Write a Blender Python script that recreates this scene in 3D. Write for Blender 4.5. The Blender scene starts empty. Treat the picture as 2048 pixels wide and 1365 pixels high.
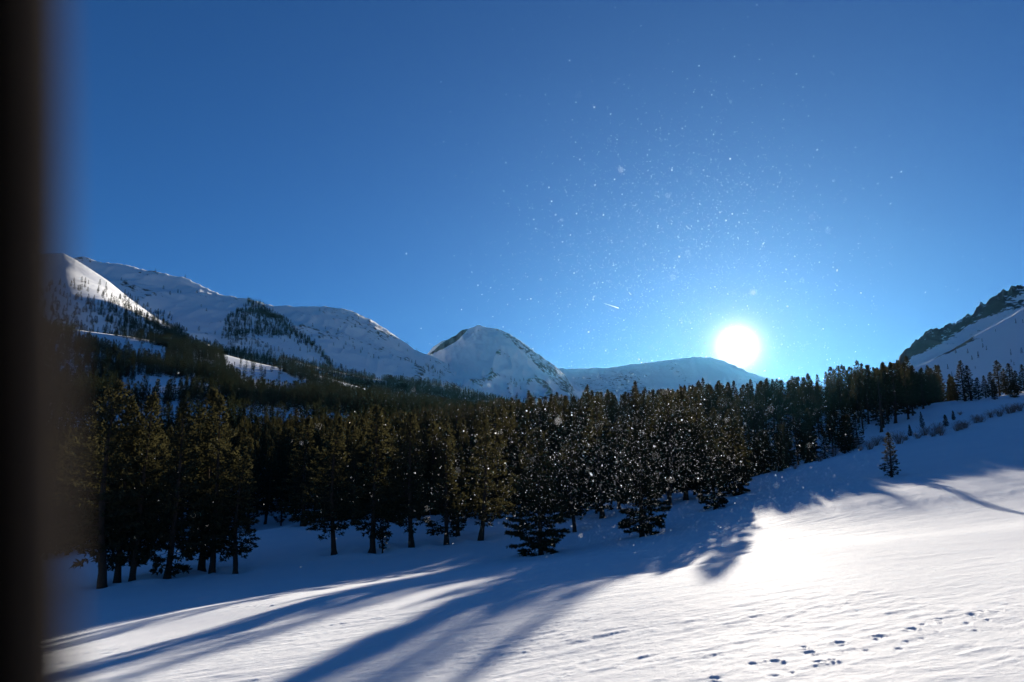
import bpy, math, random
import numpy as np
from mathutils import Vector

R = math.radians
sc = bpy.context.scene
COL = sc.collection

# ------------------------------------------------------------------ camera
EYE = 2.4                       # eye height over the snow, metres
PITCH = R(11.0)
LENS = 28.0
W0, H0 = 2048.0, 1365.0
F0 = LENS / 36.0 * W0
cam = bpy.data.cameras.new('camera'); cam_o = bpy.data.objects.new('camera', cam)
COL.objects.link(cam_o); sc.camera = cam_o
cam.lens = LENS; cam.sensor_width = 36.0
cam.clip_start = 0.05; cam.clip_end = 40000
cam_o.location = (0, 0, EYE)
cam_o.rotation_euler = (math.pi / 2 + PITCH, 0, 0)
cam.dof.use_dof = True
cam.dof.focus_distance = 90.0
cam.dof.aperture_fstop = 1.35

# ------------------------------------------------------------------ light
SUN_AZ = R(16.06)               # to the right of the view axis (+Y)
SUN_EL = R(10.2)
SUN_DIR = Vector((math.sin(SUN_AZ) * math.cos(SUN_EL), math.cos(SUN_AZ) * math.cos(SUN_EL), math.sin(SUN_EL)))
world = bpy.data.worlds.new('World'); sc.world = world; world.use_nodes = True
nt = world.node_tree; nt.nodes.clear()
def wn(t, **kw):
    n = nt.nodes.new(t)
    for k, v in kw.items(): setattr(n, k, v)
    return n
out = wn('ShaderNodeOutputWorld')
bg = wn('ShaderNodeBackground'); bg.inputs['Strength'].default_value = 0.05
sky = wn('ShaderNodeTexSky', sky_type='NISHITA', sun_disc=False, sun_elevation=SUN_EL, sun_rotation=SUN_AZ,
         altitude=2300, air_density=1.0, dust_density=0.6, ozone_density=4.0)
tint = wn('ShaderNodeMix', data_type='RGBA', blend_type='MULTIPLY'); tint.inputs[0].default_value = 1.0
tint.inputs[7].default_value = (0.181, 0.394, 0.560, 1)     # cold white balance of the photograph
nt.links.new(sky.outputs[0], tint.inputs[6])
nt.links.new(tint.outputs[2], bg.inputs['Color'])
# the sun's own disc and aureole, by direction in the sky
tc = wn('ShaderNodeTexCoord')
dot = wn('ShaderNodeVectorMath', operation='DOT_PRODUCT'); dot.inputs[1].default_value = SUN_DIR
nt.links.new(tc.outputs['Generated'], dot.inputs[0])
acs = wn('ShaderNodeMath', operation='ARCCOSINE', use_clamp=False); nt.links.new(dot.outputs['Value'], acs.inputs[0])
def falloff(width, gain):
    a = wn('ShaderNodeMath', operation='DIVIDE'); nt.links.new(acs.outputs[0], a.inputs[0]); a.inputs[1].default_value = -R(width)
    e = wn('ShaderNodeMath', operation='EXPONENT'); nt.links.new(a.outputs[0], e.inputs[0])
    m = wn('ShaderNodeMath', operation='MULTIPLY'); nt.links.new(e.outputs[0], m.inputs[0]); m.inputs[1].default_value = gain
    return m
prev = bg
for width, gain, colr in ((0.42, 5.0, (1, .97, .92, 1)), (2.2, 0.075, (1, .88, .76, 1)), (13.0, 0.026, (1, .74, .55, 1))):
    m = falloff(width, gain)
    b = wn('ShaderNodeBackground'); b.inputs['Color'].default_value = colr
    nt.links.new(m.outputs[0], b.inputs['Strength'])
    ad = wn('ShaderNodeAddShader'); nt.links.new(prev.outputs[0], ad.inputs[0]); nt.links.new(b.outputs[0], ad.inputs[1])
    prev = ad
nt.links.new(prev.outputs[0], out.inputs['Surface'])
world.cycles.sampling_method = 'MANUAL'; world.cycles.sample_map_resolution = 1024

sun = bpy.data.lights.new('sun', 'SUN'); sun.energy = 5.0; sun.angle = R(0.55); sun.color = (1.0, 0.905, 0.765)
sun_o = bpy.data.objects.new('sun', sun); COL.objects.link(sun_o)
sun_o.rotation_euler = (-SUN_DIR).to_track_quat('-Z', 'Y').to_euler()
sun_o.location = (0, 0, 60)

sc.view_settings.view_transform = 'Standard'; sc.view_settings.look = 'None'
sc.view_settings.exposure = 1.80; sc.view_settings.gamma = 1.0
sc.view_settings.use_curve_mapping = False
sc.cycles.use_denoising = True
sc.cycles.max_bounces = 5; sc.cycles.diffuse_bounces = 3; sc.cycles.glossy_bounces = 2
sc.cycles.transmission_bounces = 3; sc.cycles.volume_bounces = 0
sc.cycles.caustics_reflective = False; sc.cycles.caustics_refractive = False

# ------------------------------------------------------------------ helpers
rng = np.random.default_rng(7)
def ray(px, py):
    """direction of the photograph's point, with unit Y (forward) component: (x/y, z/y)"""
    u = (np.asarray(px, float) - W0 / 2) / F0; v = (H0 / 2 - np.asarray(py, float)) / F0
    y = math.cos(PITCH) - v * math.sin(PITCH); z = math.sin(PITCH) + v * math.cos(PITCH)
    return u / y, z / y
def at(px, py, Y):
    a, b = ray(px, py)
    return np.stack([a * Y, np.zeros_like(a * Y) + Y, b * Y + EYE], -1)
def to_px(P):
    P = np.asarray(P, float); x, y, z = P[..., 0], P[..., 1], P[..., 2] - EYE
    cy = y * math.cos(PITCH) + z * math.sin(PITCH); cz = -y * math.sin(PITCH) + z * math.cos(PITCH)
    return W0 / 2 + F0 * x / cy, H0 / 2 - F0 * cz / cy
def _h(ix, iy, seed):
    n = (ix.astype(np.int64) * 374761393 + iy.astype(np.int64) * 668265263 + seed * 974634777) & 0xffffffff
    n = ((n ^ (n >> 13)) * 1274126177) & 0xffffffff
    return ((n ^ (n >> 16)) & 0xffff) / 65535.0
def vnoise(x, y, seed=0):
    ix, iy = np.floor(x), np.floor(y); fx, fy = x - ix, y - iy
    fx = fx * fx * fx * (fx * (fx * 6 - 15) + 10); fy = fy * fy * fy * (fy * (fy * 6 - 15) + 10)
    ix = ix.astype(np.int64); iy = iy.astype(np.int64)
    a, b = _h(ix, iy, seed), _h(ix + 1, iy, seed); c, d = _h(ix, iy + 1, seed), _h(ix + 1, iy + 1, seed)
    return ((a + (b - a) * fx) * (1 - fy) + (c + (d - c) * fx) * fy) * 2 - 1
def fbm(x, y, oct=4, seed=0, gain=.5, ridged=False):
    s = 0; a = 1.0; t = 0
    for o in range(oct):
        n = vnoise(x, y, seed + o * 17)
        if ridged: n = 1 - 2 * np.abs(n)
        s = s + a * n; t += a; a *= gain
        x, y = x * 1.93 + y * .31 + 5.3, y * 1.93 - x * .31 + 9.1
    return s / t
def in_poly(px, py, poly):
    px = np.asarray(px, float); py = np.asarray(py, float); ins = np.zeros(px.shape, bool)
    n = len(poly)
    for i in range(n):
        x1, y1 = poly[i]; x2, y2 = poly[(i + 1) % n]
        if y1 == y2: continue
        c = ((y1 > py) != (y2 > py)) & (px < (x2 - x1) * (py - y1) / (y2 - y1) + x1)
        ins ^= c
    return ins
def smooth(a, b, x):
    t = np.clip((x - a) / (b - a), 0, 1); return t * t * (3 - 2 * t)

def mesh_obj(name, V, Fc, mat, parent=None, smooth_shade=True, mats=None, midx=None, attr=None):
    me = bpy.data.meshes.new(name)
    V = np.asarray(V, np.float32).reshape(-1, 3)
    Fc = np.asarray(Fc, np.int32)
    k = Fc.shape[1]
    me.vertices.add(len(V)); me.vertices.foreach_set('co', V.ravel())
    me.loops.add(Fc.size); me.loops.foreach_set('vertex_index', Fc.ravel())
    me.polygons.add(len(Fc)); me.polygons.foreach_set('loop_start', np.arange(0, Fc.size, k, dtype=np.int32))
    me.polygons.foreach_set('use_smooth', np.full(len(Fc), smooth_shade))
    for m in (mats or [mat]): me.materials.append(m)
    if midx is not None: me.polygons.foreach_set('material_index', np.asarray(midx, np.int32))
    if attr:
        for an, av in attr.items():
            a = me.attributes.new(an, 'FLOAT', 'POINT'); a.data.foreach_set('value', np.asarray(av, np.float32).ravel())
    me.update(calc_edges=True); me.validate()
    o = bpy.data.objects.new(name, me); COL.objects.link(o)
    if parent: o.parent = parent
    return o
def grid_faces(nr, nc, wrap=False):
    i = np.arange(nr - 1)[:, None]; j = np.arange(nc if wrap else nc - 1)[None, :]; j2 = (j + 1) % nc
    return np.stack([i * nc + j, i * nc + j2, (i + 1) * nc + j2, (i + 1) * nc + j], -1).reshape(-1, 4)
def tag(o, label=None, cat=None, group=None, kind=None):
    if label: o['label'] = label
    if cat: o['category'] = cat
    if group: o['group'] = group
    if kind: o['kind'] = kind
    return o

# ------------------------------------------------------------------ materials
def material(name):
    m = bpy.data.materials.new(name); m.use_nodes = True; m.node_tree.nodes.clear()
    return m, m.node_tree
def N(t, ty, inputs=None, **kw):
    n = t.nodes.new(ty)
    for k, v in kw.items(): setattr(n, k, v)
    for k, v in (inputs or {}).items(): n.inputs[k].default_value = v
    return n
def snow_material(name, fine, rock=False):
    m, t = material(name); L = t.links.new
    o = N(t, 'ShaderNodeOutputMaterial')
    p = N(t, 'ShaderNodeBsdfPrincipled', {'Roughness': .7, 'IOR': 1.31, 'Specular IOR Level': .12})
    g = N(t, 'ShaderNodeTexCoord')
    n1 = N(t, 'ShaderNodeTexNoise', {'Scale': .35 if fine else .012, 'Detail': 5})
    L(g.outputs['Object'], n1.inputs['Vector'])
    cr = N(t, 'ShaderNodeMix', data_type='RGBA'); cr.inputs[6].default_value = (.80, .82, .85, 1); cr.inputs[7].default_value = (.90, .905, .915, 1)
    L(n1.outputs[0], cr.inputs[0])
    base = cr.outputs[2]
    if fine:
        mp = N(t, 'ShaderNodeMapping'); mp.inputs['Scale'].default_value = (5.5, 22, 1); mp.inputs['Rotation'].default_value = (0, 0, R(-24))
        L(g.outputs['Object'], mp.inputs['Vector'])
        n2 = N(t, 'ShaderNodeTexNoise', {'Scale': 1.0, 'Detail': 6, 'Roughness': .6}); L(mp.outputs[0], n2.inputs['Vector'])
        n3 = N(t, 'ShaderNodeTexNoise', {'Scale': 55.0, 'Detail': 3}); L(g.outputs['Object'], n3.inputs['Vector'])
        ad = N(t, 'ShaderNodeMath', {1: .34}, operation='MULTIPLY_ADD'); L(n3.outputs[0], ad.inputs[0]); L(n2.outputs[0], ad.inputs[2])
        b = N(t, 'ShaderNodeBump', {'Strength': .55, 'Distance': .035}); L(ad.outputs[0], b.inputs['Height'])
        L(b.outputs[0], p.inputs['Normal'])
    else:
        n2 = N(t, 'ShaderNodeTexNoise', {'Scale': .09, 'Detail': 6, 'Roughness': .62}); L(g.outputs['Object'], n2.inputs['Vector'])
        b = N(t, 'ShaderNodeBump', {'Strength': .35, 'Distance': 3.0 if not rock or rock < .1 else .8}); L(n2.outputs[0], b.inputs['Height'])
        L(b.outputs[0], p.inputs['Normal'])
    if rock:
        a = N(t, 'ShaderNodeAttribute', attribute_name='rock')
        n4 = N(t, 'ShaderNodeTexNoise', {'Scale': rock, 'Detail': 7, 'Roughness': .66}); L(g.outputs['Object'], n4.inputs['Vector'])
        s = N(t, 'ShaderNodeMath', operation='ADD'); L(a.outputs['Fac'], s.inputs[0]); L(n4.outputs[0], s.inputs[1])
        mr = N(t, 'ShaderNodeMapRange', {1: .98, 2: 1.06}); L(s.outputs[0], mr.inputs[0])
        rc = N(t, 'ShaderNodeMix', data_type='RGBA'); rc.inputs[6].default_value = (.035, .034, .033, 1); rc.inputs[7].default_value = (.15, .14, .125, 1)
        L(n4.outputs[0], rc.inputs[0])
        mx = N(t, 'ShaderNodeMix', data_type='RGBA'); L(mr.outputs[0], mx.inputs[0]); L(base, mx.inputs[6]); L(rc.outputs[2], mx.inputs[7])
        base = mx.outputs[2]
    L(base, p.inputs['Base Color'])
    df = N(t, 'ShaderNodeBsdfDiffuse'); L(base, df.inputs['Color']); L(b.outputs[0], df.inputs['Normal'])
    ms = N(t, 'ShaderNodeMixShader', {0: .13 if fine else .06}); L(df.outputs[0], ms.inputs[1]); L(p.outputs[0], ms.inputs[2]); L(ms.outputs[0], o.inputs['Surface'])
    return m
M_FIELD = snow_material('snow_field', True)
M_MTN = snow_material('mountain_snow', False, rock=.06)
M_CRAG = snow_material('crag_snow', False, rock=.20)

def leaf_material(name, c1, c2, ct, mixf):
    m, t = material(name); L = t.links.new
    o = N(t, 'ShaderNodeOutputMaterial')
    oi = N(t, 'ShaderNodeObjectInfo')
    gc = N(t, 'ShaderNodeTexCoord'); n = N(t, 'ShaderNodeTexNoise', {'Scale': 1.3, 'Detail': 2}); L(gc.outputs['Object'], n.inputs['Vector'])
    av = N(t, 'ShaderNodeMath', {1: .5}, operation='MULTIPLY_ADD'); L(oi.outputs['Random'], av.inputs[0]); 
    h = N(t, 'ShaderNodeMath', {1: .5}, operation='MULTIPLY'); L(n.outputs[0], h.inputs[0]); L(h.outputs[0], av.inputs[2])
    mx = N(t, 'ShaderNodeMix', data_type='RGBA'); mx.inputs[6].default_value = (*c1, 1); mx.inputs[7].default_value = (*c2, 1); L(av.outputs[0], mx.inputs[0])
    d = N(t, 'ShaderNodeBsdfDiffuse', {'Roughness': .3}); L(mx.outputs[2], d.inputs['Color'])
    tr = N(t, 'ShaderNodeBsdfTranslucent'); tr.inputs[0].default_value = (*ct, 1)
    ms = N(t, 'ShaderNodeMixShader', {0: mixf}); L(d.outputs[0], ms.inputs[1]); L(tr.outputs[0], ms.inputs[2])
    L(ms.outputs[0], o.inputs['Surface'])
    return m
M_NEEDLE = leaf_material('pine_needles', (.025, .032, .022), (.054, .053, .031), (.062, .056, .022), .22)
M_FARNEEDLE = leaf_material('far_pine_needles', (.014, .024, .017), (.030, .038, .022), (.03, .034, .014), .2)
def plain_material(name, c1, c2, scale, bump=.3, stretch=(1, 1, 1)):
    m, t = material(name); L = t.links.new
    o = N(t, 'ShaderNodeOutputMaterial'); p = N(t, 'ShaderNodeBsdfDiffuse', {'Roughness': .6})
    g = N(t, 'ShaderNodeTexCoord'); mp = N(t, 'ShaderNodeMapping'); mp.inputs['Scale'].default_value = stretch; L(g.outputs['Object'], mp.inputs[0])
    n = N(t, 'ShaderNodeTexNoise', {'Scale': scale, 'Detail': 6}); L(mp.outputs[0], n.inputs['Vector'])
    mx = N(t, 'ShaderNodeMix', data_type='RGBA'); mx.inputs[6].default_value = (*c1, 1); mx.inputs[7].default_value = (*c2, 1); L(n.outputs[0], mx.inputs[0])
    L(mx.outputs[2], p.inputs['Color'])
    if bump:
        b = N(t, 'ShaderNodeBump', {'Strength': bump, 'Distance': .02}); L(n.outputs[0], b.inputs['Height']); L(b.outputs[0], p.inputs['Normal'])
    L(p.outputs[0], o.inputs['Surface'])
    return m
M_BARK = plain_material('bark', (.028, .021, .017), (.085, .066, .052), 9, stretch=(4, 4, .8), bump=.8)
M_TWIG = plain_material('willow_twig', (.16, .10, .08), (.28, .20, .16), 6)
M_BLACK = plain_material('black_trim', (.0006, .0006, .0006), (.001, .001, .001), 30, bump=.1)
M_SEAL = plain_material('rubber_seal', (.050, .041, .034), (.068, .057, .048), 18, bump=.15)

# ------------------------------------------------------------------ terrain of the near valley
CP = []
def cp(px, py, Y): CP.append(at(px, py, Y))
for a in ((1024, 1365, 11), (2048, 1365, 8.5), (200, 1365, 14), (1600, 1365, 9.2), (600, 1365, 12.5),
          (2048, 1200, 13.2), (2048, 1100, 21.5), (2048, 1000, 40), (2048, 915, 62), (2048, 850, 95), (2048, 790, 150),
          (1024, 1200, 20), (1024, 1130, 40), (1085, 1112, 50), (1275, 1072, 54), (1430, 1020, 60), (1500, 1005, 58), (1350, 1140, 27), (1600, 1100, 25), (1750, 1000, 45),
          (205, 1175, 52), (335, 1158, 54), (470, 1147, 56), (670, 1105, 60), (895, 1087, 60), (600, 1200, 26), (300, 1260, 24),
          (350, 1088, 74), (500, 1066, 75), (650, 1046, 76),
          (1600, 930, 88), (1700, 905, 98), (1783, 955, 64), (1880, 805, 140), (1935, 803, 150), (1480, 975, 76), (1800, 860, 112)):
    cp(*a)
CPw = np.array(CP)
extra = np.array([(0, 0, 0), (3, -3, .3), (-3, -3, -.3), (0, -40, 0), (40, -40, 7), (-40, -40, -5), (-50, 20, -6), (-100, 60, -7), (-60, 100, -3.5), (-30, 105, -3), (-100, 130, -1),
                  (5, 100, 1.0), (25, 105, 2.5), (10, 150, 9), (-60, 170, 5), (30, 180, 15), (0, 240, 22), (70, 215, 23), (80, 185, 22.5), (-40, 300, 19), (-120, 300, 17), (-200, 250, 14),
                  (110, 160, 22), (125, 185, 26), (160, 170, 36), (95, 60, 13), (140, 80, 24), (60, 270, 24), (150, 260, 32), (60, 0, 9), (0, 340, 20), (-200, 60, -6), (-250, 340, 18), (-60, -150, -6), (100, -150, 14)], float)
CPw = np.concatenate([CPw, extra])
SC = 60.0
def _k(r2): return np.where(r2 > 0, r2 * np.log(np.maximum(r2, 1e-12)) * .5, 0)
_xy = CPw[:, :2] / SC; n_ = len(_xy)
_K = _k(((_xy[:, None] - _xy[None]) ** 2).sum(-1)) + np.eye(n_) * 2e-4
_P = np.c_[np.ones(n_), _xy]
_A = np.block([[_K, _P], [_P.T, np.zeros((3, 3))]])
_w = np.linalg.solve(_A, np.r_[CPw[:, 2], 0, 0, 0])
def base_z(x, y):
    x = np.asarray(x, float); y = np.asarray(y, float)
    r = np.sqrt(x * x + y * y); lim = np.minimum(1, 340 / np.maximum(r, 1e-6))
    xs, ys = x * lim / SC, y * lim / SC
    z = _w[n_] + _w[n_ + 1] * xs + _w[n_ + 2] * ys
    for i in range(n_): z = z + _w[i] * _k((xs - _xy[i, 0]) ** 2 + (ys - _xy[i, 1]) ** 2)
    f = smooth(340, 900, r)
    return z * (1 - f) + (-25) * f
def hit(px, py, lo=4, hi=330):
    """where the photograph's line of sight meets the snow"""
    a, b = ray(px, py); Y = np.geomspace(lo, hi, 1500)
    d = b * Y + EYE - base_z(a * Y, Y)
    k = np.argmax(d < 0) if (d < 0).any() else len(Y) - 1
    Yk = Y[k]
    return float(a * Yk), float(Yk), float(base_z(a * Yk, Yk))

def prints_track(pts, step, jitter, seed):
    r = np.random.default_rng(seed); P = np.array([hit(*p)[:2] for p in pts]); outp = []
    d = np.r_[0, np.cumsum(np.hypot(*np.diff(P, axis=0).T))]
    s = 0
    while s < d[-1]:
        x = np.interp(s, d, P[:, 0]); y = np.interp(s, d, P[:, 1])
        outp.append((x + r.normal(0, jitter), y + r.normal(0, jitter)))
        s += step * r.uniform(.6, 1.4)
    return outp
TRACK = prints_track([(1400, 1362), (1510, 1352), (1600, 1335), (1700, 1310), (1850, 1283), (1905, 1262), (1960, 1242), (2040, 1200)], .20, .12, 3)
TRACK2 = prints_track([(1440, 1345), (1620, 1300), (1720, 1280), (1850, 1252), (1990, 1215)], .5, .12, 5)
SMALL = prints_track([(400, 1224), (470, 1216), (560, 1211), (640, 1205), (690, 1192), (740, 1188)], .55, .04, 9)

# (base px, base py, top py, variant, width, label)
EDGE = [
    (205, 1176, 768, 2, 1.15, 'tall pine with a bare thick trunk, beside the vehicle window post'),
    (234, 1166, 800, 1, 1.0, 'slim pine between the window post pine and the leaning trunk'),
    (264, 1166, 788, 0, 1.0, 'tall pine with a pale trunk leaning to the right'),
    (334, 1158, 804, 4, 1.0, 'pine standing alone with a flared base between two trunk groups'),
    (404, 1141, 782, 1, 1.0, 'thin-stemmed pine set back behind a pair of thicker trunks'),
    (424, 1149, 798, 0, .95, 'tall pine, left of the pair whose low branches reach the snow'),
    (471, 1148, 912, 2, 1.25, 'shorter pine with long low branches on its right side'),
    (607, 1052, 838, 4, 1.3, 'bushy pine standing on the snow crest with a snow gap beside it'),
    (668, 1106, 852, 2, 1.2, 'pine with a clear bare lower stem in front of the snow crest'),
    (744, 1103, 816, 0, 1.15, 'tall pine with thick bare trunk next to a thin sapling'),
    (765, 1105, 990, 3, .7, 'thin young pine sapling close beside a thick trunk'),
    (822, 1094, 830, 2, 1.1, 'pine with slender trunk and narrow crown before the dark forest'),
    (893, 1088, 862, 1, 1.2, 'pine with two dark stems showing at its foot'),
    (916, 1070, 880, 3, 1.0, 'small pine tucked behind the two-stemmed foot'),
    (962, 1080, 845, 2, 1.2, 'broad pine with a stout dark trunk near the long shadow'),
    (1083, 1112, 862, 5, 1.05, 'broad bushy pine with branches down to the snow, foremost of the row'),
    (1150, 1066, 878, 2, 1.2, 'pine with spreading low limbs behind the foremost bushy pine'),
    (1284, 1073, 836, 6, 1.1, 'large full conical pine at the point where the shade meets sunlit snow'),
    (1430, 1019, 862, 6, 1.0, 'conical pine standing clear of the forest with a lone pointed shadow'),
    (1470, 992, 822, 6, 1.15, 'conical pine a step behind the one with the lone pointed shadow'),
    (1205, 1036, 800, 9, 1.2, 'tall ragged pine rising behind the spreading-limbed pine'),
    (1338, 1010, 786, 2, 1.25, 'tall flat-shouldered pine rising just behind the large full conical pine'),
    (1372, 1002, 782, 0, 1.25, 'tall pine between the two conical pines that stand out of the forest'),
    (1402, 994, 790, 9, 1.2, 'tall loose-branched pine behind the conical pine with the lone pointed shadow'),
    (1784, 956, 866, 3, 1.5, 'small lone pine on the open snow, ringed by bare shrubs'),
    (1845, 858, 824, 3, 1.1, 'thin young pine on the slope above the lone pine'),
    (1892, 854, 830, 5, 1.1, 'round young pine on the right slope beside bare shrubs'),
    (1907, 841, 822, 5, .9, 'small dark young pine uphill of the round young pine'),
    (1821, 873, 850, 5, .9, 'squat young pine at the forest foot near the lone pine'),
    (1915, 803, 780, 3, 1.1, 'short pine in front of the tall pair on the right slope'),
    (1905, 778, 755, 5, .9, 'round-headed small pine by itself between forest and slope group'),
    (1931, 803, 722, 4, 1.3, 'tallest pine of the group on the right snow slope'),
    (1943, 802, 732, 3, 1.5, 'second tall pine leaning into the tallest of the slope group'),
    (1882, 778, 732, 4, 1.1, 'dark pine at the uphill end of the main forest'),
]
th = np.concatenate([np.linspace(-R(47), R(47), 900), np.linspace(R(47), R(313), 120)[1:-1]])
rad = np.concatenate([np.geomspace(.8, 5, 26)[:-1], np.geomspace(5, 45, 520)[:-1], np.geomspace(45, 400, 170)[:-1], np.geomspace(400, 5400, 26)])
RR, TT = np.meshgrid(rad, th, indexing='ij')
gx, gy = RR * np.sin(TT), RR * np.cos(TT)
gz = base_z(gx, gy)
near = 1 - smooth(60, 160, RR)
ca, sa = math.cos(R(24)), math.sin(R(24))
sx, sy = gx * ca + gy * sa, -gx * sa + gy * ca          # wind streaks run along sx
patch = smooth(-.15, .5, fbm(sx * .05, sy * .16, 3, 40))
gz += near * .10 * fbm(sx * .05, sy * .13, 3, 11)
gz += near * (.006 + .011 * patch) * fbm(sx * .8, sy * 4.6, 5, 21, .66)
gz += near * (.004 + .022 * patch) * np.clip(fbm(sx * .9, sy * 3.4, 3, 31, .5, True) - .25, 0, 1)
gz += near * .026 * (.35 + patch) * fbm(sx * .24, sy * 1.5, 5, 81, .62) * smooth(13, 32, RR)
rough = np.exp(-(((gx - 4.5) / 6) ** 2 + ((gy - 12) / 4.5) ** 2))
gz += near * rough * .020 * np.clip(fbm(sx * 1.6, sy * 5.2, 5, 51, .62), 0, 1)
crust = smooth(.05, .45, fbm(gx * .35 + 3, gy * .6, 3, 101)) * np.exp(-((gx - 4) / 7) ** 2 - ((gy - 12) / 6) ** 2)
gz += crust * .024 * np.clip(fbm(sx * 2.6, sy * 6.5, 4, 111, .66), -.15, 1)
gz += near * rough * .007 * fbm(gx * 5, gy * 5, 4, 61, .6)
gz += near * .014 * smooth(.2, .8, fbm(sx * .5, sy * 2.2, 4, 71)) * (.4 + patch)
for (x, y), size, depth in [(p, rng.uniform(.022, .065), rng.uniform(.006, .024)) for p in TRACK] + [(p, rng.uniform(.03, .07), .03) for p in TRACK2] + [(p, .055, .05) for p in SMALL]:
    k = (np.abs(gx - x) < .6) & (np.abs(gy - y) < .6)
    dx, dy = gx[k] - x, gy[k] - y
    q = np.sqrt(dx * dx + dy * dy) / size * (1 + .5 * fbm(dx * 16 + x * 7, dy * 16 + y * 5, 3, 5, .7))
    gz[k] += -depth * np.exp(-q ** 4) + depth * .75 * np.exp(-((q - 1.55) / .42) ** 2) * (.35 + .65 * vnoise(dx * 9 + x, dy * 9 + y, 8))
for e_ in EDGE[:25]:           # hollows in the snow round the trunks
    x, y, _ = hit(e_[0], e_[1]); k = (np.abs(gx - x) < 4) & (np.abs(gy - y) < 4)
    q = np.hypot(gx[k] - x, gy[k] - y) * (1 + .25 * vnoise(gx[k] * 1.3, gy[k] * 1.3, 3)); gz[k] += -.30 * np.exp(-(q / .75) ** 2) + .10 * np.exp(-((q - 1.5) / .6) ** 2)
ground = mesh_obj('ground', np.stack([gx, gy, gz], -1), grid_faces(len(rad), len(th), True)[:, ::-1], M_FIELD)
tag(ground, 'wind-scoured snow field rising to the right below the forest', kind='structure')
del gx, gy, gz, RR, TT, sx, sy, patch, rough, near

# ------------------------------------------------------------------ mountains
def poly_y(pts, x):
    p = np.array(pts, float); return np.interp(x, p[:, 0], p[:, 1])
def sheet(name, label, px0, px1, ncol, rows, nsub, mat, relief, rockf=None, back=.6, crest_noise=0, noise_scale=1.0, gully=0, seed=0):
    """rows: list of (list of (px, py), distance or list of (px, distance)), crest first, then down to the foot"""
    px = np.linspace(px0, px1, ncol); grid = []
    lines = []
    for pts, D in rows:
        py = poly_y(pts, px); d = poly_y(D, px) if isinstance(D, list) else np.full(ncol, float(D))
        lines.append(at(px, py, d))
    ker = np.hanning(31)[1:-1]; ker /= ker.sum()
    for k in range(1, len(lines)):
        for c in range(3):
            v = np.pad(lines[k][:, c], 14, mode='reflect', reflect_type='odd'); lines[k][:, c] = np.convolve(v, ker, 'valid')
    t_all = []
    for k in range(len(lines) - 1):
        for s in range(nsub):
            f = s / nsub; grid.append(lines[k] * (1 - f) + lines[k + 1] * f); t_all.append((k + f) / (len(lines) - 1))
    grid.append(lines[-1]); t_all.append(1.0)
    G = np.array(grid); T = np.array(t_all)[:, None]
    # soften the creases between rows
    for _ in range(nsub // 2):
        G[1:-1] = .25 * G[:-2] + .5 * G[1:-1] + .25 * G[2:]
    D0 = G[0, :, 1].mean()
    s = noise_scale / D0
    e = smooth(0, .04, T) * .85 + .15
    nz = fbm(G[..., 0] * s * 9, G[..., 1] * s * 9 + G[..., 2] * s * 6, 6, seed, .52)
    rid = fbm(G[..., 0] * s * 22, (G[..., 1] + G[..., 2]) * s * 5, 4, seed + 3, .5, True)
    disp = D0 * (relief * nz + gully * rid) * e
    G[..., 1] += -disp * .55; G[..., 2] += disp * .45
    if crest_noise:
        c = D0 * crest_noise * fbm(px / 9.0, px * 0 + seed, 4, seed + 9, .6)
        G[:, :, 2] += c[None] * np.exp(-T / .05)
    if rockf is not None:
        X, Y = to_px(G); rock = rockf(X, Y, T, nz, rid)
    else: rock = np.zeros(G.shape[:2])
    # the far side falls away behind the crest
    bk = []
    for s_ in (3, 2, 1):
        b = G[0].copy(); h = np.maximum(b[:, 2], 0); b[:, 1] += h * back * s_ ; b[:, 0] *= b[:, 1] / G[0][:, 1]; b[:, 2] -= h * [0, .22, .55, 1.0][s_] + 0
        bk.append(b)
    V = np.concatenate([np.array(bk), G]); rk = np.concatenate([np.repeat(rock[:1], 3, 0), rock])
    o = mesh_obj(name, V, grid_faces(len(V), ncol)[:, ::-1], mat, attr={'rock': rk})
    tag(o, label, kind='structure')
    return G
def no_rock(X, Y, T, nz, rid): return np.zeros_like(X)

# far snow ridge that the sun stands on
S4 = sheet('mountain', 'far pale snow ridge under the low sun', 1040, 1760, 360,
           [([(1040, 745), (1120, 738), (1210, 738), (1260, 730), (1330, 722), (1390, 713), (1425, 715), (1460, 727), (1500, 745), (1560, 765), (1760, 790)], 4200),
            ([(1040, 780), (1760, 810)], 3700), ([(1040, 840), (1760, 850)], 3000)], 40, M_MTN, .010,
           lambda X, Y, T, nz, rid: .30 + .12 * nz + .12 * smooth(.2, .7, rid), seed=5, crest_noise=.0016, gully=.006)
# central rounded peak
def rock_peak(X, Y, T, nz, rid):
    left = in_poly(X, Y, [(855, 712), (880, 690), (922, 660), (940, 655), (915, 682), (890, 696)])
    right = in_poly(X, Y, [(985, 655), (1025, 668), (1080, 706), (1130, 750), (1160, 800), (1120, 780), (1070, 728), (1020, 680)])
    ribs = smooth(.15, .6, rid) * in_poly(X, Y, [(900, 720), (1000, 700), (1130, 790), (1080, 800), (960, 780)])
    return .25 + .42 * left + .26 * right + .26 * ribs + .10 * smooth(.3, .8, rid) + .12 * nz
S3 = sheet('mountain', 'rounded central snow peak with dark rock along both flanks', 780, 1250, 340,
           [([(780, 770), (850, 714), (872, 697), (900, 680), (922, 664), (955, 651), (985, 656), (1005, 662), (1040, 682), (1080, 712), (1115, 736), (1150, 772), (1250, 850)], 3000),
            ([(780, 790), (955, 700), (1040, 728), (1100, 760), (1250, 860)], 2750),
            ([(780, 820), (955, 770), (1250, 870)], 2350), ([(780, 880), (1250, 900)], 1900)], 40, M_MTN, .016, rock_peak, gully=.014, seed=12, crest_noise=.0018)
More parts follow.
